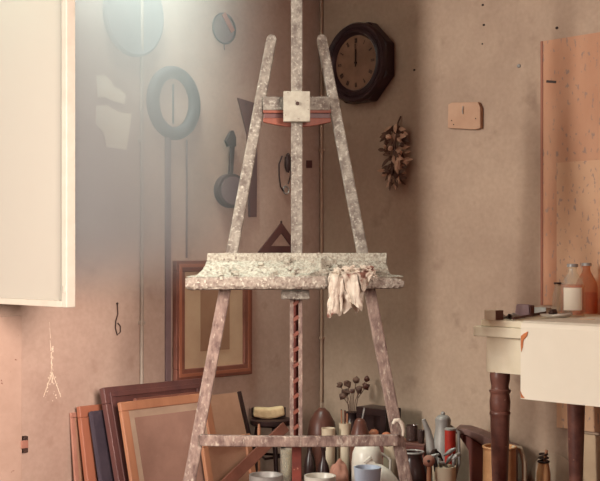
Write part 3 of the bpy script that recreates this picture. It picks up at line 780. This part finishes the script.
# pot behind the mast etc.
def flowers(t,r,h):
    rnd=random.Random(5)
    for k in range(9):
        a=-.62+.155*k; L_=.075+.075*((k*5)%9)/8; e=Vector((math.sin(a)*L_,.03*((k%3)-1),h+L_))
        f=thing('dried_flower','dried brown flower on a thin stem in the dark corner vase','dried flower',t.location+Vector((0,0,h*.62)),0,'dried flowers in the corner vase'); z_=Vector((0,0,h*.62))
        MB().tube([Vector((0,0,0)),Vector((e.x*.4,e.y,h+L_*.5))-z_,e-z_],.0018,5).build('stem','leafb',f)
        MB().blob(e-z_,rnd.uniform(.011,.017),2,.7,3,k).build('flower_head',rnd.choice(['leafb','brownc','leafb']),f,smooth=True)
lathe_thing('flower_vase','dark vase of dried flowers in the corner','vase',352,5.05,412,20,POT,'darkc',extra=flowers)
lathe_thing('dark_pot','large dark brown round pot in the corner, left of the dried flowers','pot',322,5.12,408,30,[(.8,0),(1,.15),(1,.6),(.85,.8),(.5,.94),(.2,1)],'brownc',hollow=False)
lathe_thing('cream_jar','cream cup with brown top above the cross bar, left one of the two pale pots','cup',328.5,4.72,428,14,CUP,'creamc')
def brushes(t,r,h):
    for k,(dx,L_,m) in enumerate(((-.01,.055,'honey'),(.006,.04,'honey'),(0,.05,'brownc'))):
        f=thing('paint_brush',('left of the three, tallest ochre brush handle in cream jar in the corner','right of the three, shortest ochre brush handle in cream jar','dark brown brush handle between two ochre ones in cream jar')[k],'brush',t.location+Vector((dx,.004*k-.004,h*.58)),0,'brushes in the cream jar')
        MB().tube([(0,0,0),(dx*.6,0,h*.42+L_)],[.003,.0035],6).build('handle',m,f); MB().tube([(dx*.6,0,h*.42+L_),(dx*.65,0,h*.42+L_+.004)],[.0035,.002],6).build('tip','darkc',f)
lathe_thing('brush_pot','cream jar holding brushes, right one of the two pale pots above the cross bar','jar',345,4.75,423,13,JAR,'creamc',extra=brushes)
lathe_thing('round_pot','dark brown round pot right of the brush jar','pot',360,4.70,418.5,21,[(.4,0),(.8,.2),(1,.5),(.9,.8),(.5,.97),(.3,1)],'brownc',hollow=False)
t=stand('dark_crate','dark blue-black crate standing in the corner behind the pots','crate',379,4.93,-.78)
zc=zy(407,4.93)
frame(MB(),-.085,.085,.001,zc,.03,-.055,-.045).build('front','darkc',t,bevel=.002); MB().box(-.085,.085,-.0448,.05,.001,zc).build('body','darkc',t,bevel=.003)
v=P(364,408,4.66)
t=thing('palette_spatula','thin pale spatula standing upright in the dark pot','spatula',(P(364,408,4.72).x,4.70,zy(424,4.70)+.005))
o_=t.location
MB(o_).bar(P(361,424,4.72)+Vector((0,-.02,.004)),P(364,407,4.72)+Vector((0,-.02,0)),.006,.002).build('blade','steel',t)
# plinth carrying fruit
t=stand('low_box','reddish brown low box behind the easel right leg','box',402,4.72,-.5)
zb_=zy(440,4.72)
MB().box(-.14,.12,-.05,.05,.001,zb_-.012).build('body','chest',t,bevel=.003); MB().box(-.145,.125,-.055,.055,zb_-.0115,zb_).build('lid','brownc',t,bevel=.002)
for k,(px,rr,lab) in enumerate(((375,5.6,'dried orange fruit on the low box, leftmost'),(387,5.2,'dried orange fruit on low box just left of the easel leg'))):
    D=4.66; r=wr(rr*2,D); v=P(px,0,D); v.z=zb_+r*.9+.002 if k else zb_+r*.9+.002
    t=thing('dried_fruit',lab,'fruit',(v.x,D+(.08 if k==0 else .02),zb_+.001),0,'dried fruit on the low box'); MB().blob((0,0,r*.9),(r,r,r*.9),3,.12,2,k).build('flesh','skin',t,smooth=True); MB().tube([(0,0,r*1.7),(.002,0,r*2.0)],.002,6).build('stem','leafb',t)
D=4.62
lathe_thing('glass_jar','small dark glass jar with pale glint right of the easel leg','jar',412,4.70,425,12,JAR,'smoke',z0=zb_+.001)
lathe_thing('glass_jar','smaller dark glass jar standing rightmost on the low box','jar',421,4.64,430,8,CUP,'smoke',z0=zb_+.001)
# under the cross bar
def jug(t,r,h):
    MB().tube([(r*.9,0,h*.85),(r*1.5,0,h*.75),(r*1.45,0,h*.45),(r*.98,0,h*.3)],.006,8).build('handle','enamel',t,smooth=True)
lathe_thing('enamel_jug','large white enamel jug under the right part of the cross bar','jug',367,4.50,444,31,[(.8,0),(.95,.05),(1,.35),(1,.7),(.94,.86),(.78,.96),(.5,1)],'enamel',extra=jug,hollow=False)
lathe_thing('enamel_bowl','pale blue enamel bowl in front of the white jug','bowl',367.5,4.15,467,27,[(.5,0),(.6,.03),(.85,.5),(1,.92),(1.03,1)],'bluee')
lathe_thing('cream_pot','cream pot under the cross bar just left of the easel right leg','pot',391,4.55,446,16,JAR,'creamc')
# leaning bottle
t=stand('white_flask','white flask lying tilted beside easel right leg','flask',392,4.3)
zq=zy(470,4.3)
mm=Matrix.Translation((0,0,0.0))@Matrix.Rotation(math.radians(-52),4,'Y')
MB().lathe([(.03,.0),(.04,.01),(.041,.09),(.03,.125),(.015,.145),(.015,.17),(.018,.172),(.018,.18)],n=24,m=Matrix.Translation((.02,0,.045+.045))@Matrix.Rotation(math.radians(-40),4,'Y')).build('body','enamel',t,smooth=True)
MB().lathe([(.035,0),(.05,.01),(.04,.065)],(.01,0,.0),n=20).build('foot','enamel',t,smooth=True)
lathe_thing('dark_bottle','dark squat bottle under the cross bar, right of the mast','bottle',323.5,4.6,447,13,BOT,'darkc',hollow=False)
lathe_thing('dark_bottle','taller dark bottle close to the mast under the cross bar','bottle',310,4.75,440,12,BOT,'darkc',hollow=False)
lathe_thing('glass_tumbler','clear glass tumbler just left of the mast foot','glass',286,4.5,449,12,CUP,'clear')
lathe_thing('grey_pan','shallow grey pan at bottom left of the mast','pan',266,4.35,474.5,34,[(.8,0),(.95,.3),(1,1)],'zinc')
lathe_thing('grey_pan','shallow pale grey dish at bottom right of the mast','dish',320,4.35,475.5,32,[(.7,0),(.9,.4),(1,1)],'enamel')
t=stand('clay_lump','pinkish lump of clay left of the blue bowl','clay',339,4.52); hz=zy(461,4.52)
MB().blob((0,0,hz*.5),(.042,.04,hz*.5),4,.25,2,3).build('lump','pink',t,smooth=True)
lathe_thing('black_pot','black round pot with grey rim right of the easel leg','pot',413,4.45,452,30,POT,'darkc',extra=lambda t,r,h: MB().tube([(r*.7*math.cos(a*.2618),r*.7*math.sin(a*.2618),h) for a in range(24)],.004,8,closed=True).build('rim','zinc',t,smooth=True))
# zinc jug with spout
D=4.52; t=stand('zinc_pitcher','tall grey zinc pitcher with long spout pointing left','pitcher',443,D); h=zy(419,D); r=wr(24,D)
MB().lathe([(r*1.0,0),(r*1.02,.01),(r*.95,h*.4),(r*.8,h*.75),(r*.62,h*.9),(r*.66,h)],n=30).build('body','zinc',t,smooth=True)
x_=wr(2,D)
MB().tube([(-r*.8,0,h*.45),(-r*1.0,-.005,h*.66),(-r*1.25,-.005,h*.86),(-r*1.65,-.008,h*1.0)],[.024,.020,.013,.008],12).build('spout','zinc',t,smooth=True)
MB().blob((0,0,h*1.0),(r*.62,r*.62,.018),3).build('lid','zinc',t,smooth=True); MB().blob((0,0,h+.022),.009,2).build('knob','zinc',[c for c in t.children if c.name.startswith('lid')][0],smooth=True)
MB().tube([(r*.6,0,h*.92),(r*1.3,0,h*.85),(r*1.35,0,h*.5),(r*.95,0,h*.3)],.006,8).build('handle','zinc',t,smooth=True)
t=stand('red_tin','upright bright red tin in front of the zinc pitcher','tin',450.3,4.42); h=zy(430,4.42); r=wr(11,4.42)
MB().lathe([(r,0),(r,h)],n=24).build('body','redp',t,smooth=True); MB().lathe([(r*1.04,h+.0005),(r*1.04,h+.006),(r*.9,h+.008)],n=24).build('lid','zinc',t,smooth=True)
# cream pot with crumpled metal and knob
D=4.33
def scraps(t,r,h):
    rnd=random.Random(9)
    for k in range(11):
        p=Vector((rnd.uniform(-1.1,1.0)*r,rnd.uniform(-.6,.6)*r,h+rnd.uniform(.0,.055)))
        a=rnd.uniform(0,3); d=Vector((math.cos(a),rnd.uniform(-.4,.4),math.sin(a)))*rnd.uniform(.014,.03)
        p0=Vector(p); p=Vector((0,0,0)); o=MB().tube([p-d,p+Vector((0,-.008,.004)),p+d],[.004,.009,.004],7).build('metal_scrap',rnd.choice(['steel','enamel','iron','darkc']),None,smooth=True); o.location=t.location+p0; tag(o,'crumpled bit of metal or paint tube heaped on the cream pot by the red tin','scrap','metal scraps in the cream pot')
lathe_thing('scrap_pot','cream pot full of crumpled metal scraps and paint tubes','pot',444,D,466,24,CUP,'creamc',extra=scraps)
t=stand('gourd','small round pinkish gourd with hole, left of the scrap pot','gourd',429,4.28); zc=zy(461,4.28); r=wr(12,4.28)
MB().blob((0,0,zc),(r,r,r),3,.1,3,1).build('head','pink',t,smooth=True)
MB().tube([(0,0,zc-r*.8),(0,0,.05),(0,0,.0)],[.008,.012,.02],10).build('stalk','honey',t,smooth=True)
MB().blob((-.004,-r*.93,zc+.003),(.006,.004,.006),2).build('hole','ink',t)
# arched chest
t=thing('arched_case','red-brown case with worn grey arched lid left of the table leg','case',(P(470,0,4.50).x,4.50,0),math.radians(-45)) 
D=4.50
g=lambda px,py,D=4.50:((px-470)*D/F, zy(py,D))
cc=P(470,HY,4.55)
t.location=(cc.x+.05,cc.y+.02,0); t.rotation_euler=(0,0,math.radians(-18))
pts_top=[(-.105,.30),(-.07,.305),(0,.275),(.05,.243),(.10,.225),(.14,.22)]
body=[(-.035,.001),(.14,.001),(.14,.200),(.10,.205),(.05,.222),(0,.250),(-.05,.278),(-.09,.285),(-.045,.22)]
MB().prism(body,-.05,.055).build('body','chest',t,bevel=.004)
lid=[(-.10,.287),(-.05,.281),(0,.253),(.05,.225),(.10,.208),(.146,.203),(.146,.238),(.10,.248),(.05,.270),(0,.292),(-.05,.306),(-.10,.308)]
MB().prism(lid,-.058,.062).build('lid','lidg',t,bevel=.005)
# crock with handle
def crockh(t,r,h):
    MB().tube([(r*.75,-.0,h*.99),(r*1.25,0,h*.99),(r*1.5,0,h*.8),(r*1.5,0,h*.5),(r*1.25,0,h*.25),(r*.95,0,h*.2)],.009,10).build('handle','creamc',t,smooth=True)
    MB().tube([(r*.97*math.cos(a*.2618),r*.97*math.sin(a*.2618),h) for a in range(24)],.005,8,closed=True).build('rim','stone',t,smooth=True)
lathe_thing('stoneware_crock','tan stoneware crock with pale loop handle behind the table front leg','crock',499.5,4.22,447,33,[(.95,0),(1,.05),(1,.6),(.98,1)],'stone',extra=crockh)
# small bottle w/ wire top
def wiretop(t,r,h):
    for k in range(3): MB().tube([(r*(.75-.1*k)*math.cos(a*.5236),r*(.75-.1*k)*math.sin(a*.5236),h+.006+.014*k) for a in range(12)],.004,8,closed=True).build('wire','iron',t,smooth=True)
    MB().tube([(0,0,h-.02),(.012,0,h+.05)],.006,8).build('stopper','honey',t,smooth=True)
lathe_thing('swing_top_bottle','yellowish bottle with dark wire stopper on floor under the table','bottle',543.5,4.30,463,14,[(.9,0),(1,.04),(1,.8),(.85,.92),(.75,1)],'stone',extra=wiretop,hollow=False)
t=thing('round_plate','faint grey round plate leaning on the wall under the table','plate',wall('R',553,475,.02)); t.location.z=0; t.rotation_euler=(Matrix.Rotation(-math.pi/4,4,'Z')@Matrix.Rotation(-.06,4,'X')).to_euler()
n=40; rows=[]
for rr,yy in ((.105,0),(.105,-.004),(.08,-.001),(.03,0.002),(.001,.002)):
    rows.append([(rr*math.cos(2*math.pi*i/n),yy,.107+rr*math.sin(2*math.pi*i/n)) for i in range(n+1)])
MB().grid(rows).build('dish','grey_mat',t,smooth=True,solid=.003)

# ------------------------------------------------------------- scatter volume added beside the open casement, thinning away from the sash
def haze():
    m=bpy.data.materials.new('haze_scatter'); m.use_nodes=True; nt=m.node_tree; N=nt.nodes; L=nt.links
    N.remove(N['Principled BSDF']); v=N.new('ShaderNodeVolumeScatter'); v.inputs['Color'].default_value=(.97,.97,.97,1); v.inputs['Anisotropy'].default_value=0
    tc=N.new('ShaderNodeTexCoord'); sp=N.new('ShaderNodeSeparateXYZ'); L.new(tc.outputs['Generated'],sp.inputs[0])
    a=N.new('ShaderNodeMapRange'); a.interpolation_type='SMOOTHSTEP'; a.inputs['From Min'].default_value=0.0; a.inputs['From Max'].default_value=1; a.inputs['To Min'].default_value=1; a.inputs['To Max'].default_value=0; L.new(sp.outputs['X'],a.inputs['Value'])
    z=N.new('ShaderNodeMapRange'); z.interpolation_type='SMOOTHSTEP'; z.inputs['From Min'].default_value=0.0; z.inputs['From Max'].default_value=.22; L.new(sp.outputs['Z'],z.inputs['Value'])
    mu=N.new('ShaderNodeMath'); mu.operation='MULTIPLY'; L.new(a.outputs[0],mu.inputs[0]); L.new(z.outputs[0],mu.inputs[1])
    m2=N.new('ShaderNodeMath'); m2.operation='MULTIPLY'; m2.inputs[1].default_value=HAZE; L.new(mu.outputs[0],m2.inputs[0])
    L.new(m2.outputs[0],v.inputs['Density']); L.new(v.outputs[0],N['Material Output'].inputs['Volume'])
    return m
HAZE=3.0
o=MB().box(0,1.08,-.62,-.045,0,1.75).build('haze_volume',haze()); c=W(1.79,0,ZS-.02); place(o,c,ROT['L']); tag(o,'pale haze volume right of the open white casement','haze',kind='stuff')

# ------------------------------------------------------------- light
def area(name,loc,target,sx,sy,power,col):
    l=bpy.data.lights.new(name,'AREA'); l.shape='RECTANGLE'; l.size=sx; l.size_y=sy; l.energy=power; l.color=col
    o=bpy.data.objects.new(name,l); COL.objects.link(o); o.location=loc
    o.rotation_euler=(Vector(target)-Vector(loc)).to_track_quat('-Z','Y').to_euler(); return o
area('daylight_window', W(6.9,.47,2.2), W(1,.9,1.2), .42, 1.9, 325, (1,.98,.91))
area('room_fill', W(3.3,4.5,1.7), W(2.6,0,1.15), 1.1, 1.4, 62, (1,.85,.76)).data.spread=math.radians(56)  # unseen fill added to brighten the left wall, spread narrowed to spare the corner
o=area('haze_fill', W(1.5,.36,3.25), W(1.4,.15,0), .6, .3, 36, (.86,1,.90)); o.data.spread=math.radians(64)  # lamp added to light the haze and upper left wall; no ceiling opening
w=bpy.data.worlds.new('red_ambient'); S.world=w; w.use_nodes=True
w.node_tree.nodes['Background'].inputs[0].default_value=(1,.30,.21,1); w.node_tree.nodes['Background'].inputs[1].default_value=.24  # dim reddish ambient added to lift the darkest shadows

# ------------------------------------------------------------- camera
cd=bpy.data.cameras.new('camera'); cam=bpy.data.objects.new('camera',cd); COL.objects.link(cam)
cam.location=(0,0,H); cam.rotation_euler=(math.pi/2,0,0); cd.sensor_width=36; cd.lens=F/600*36; cd.shift_y=(HY-240.5)/600
cd.clip_start=.05
S.camera=cam
S.view_settings.view_transform='Standard'; S.view_settings.look='None'; S.view_settings.gamma=1; S.view_settings.exposure=0
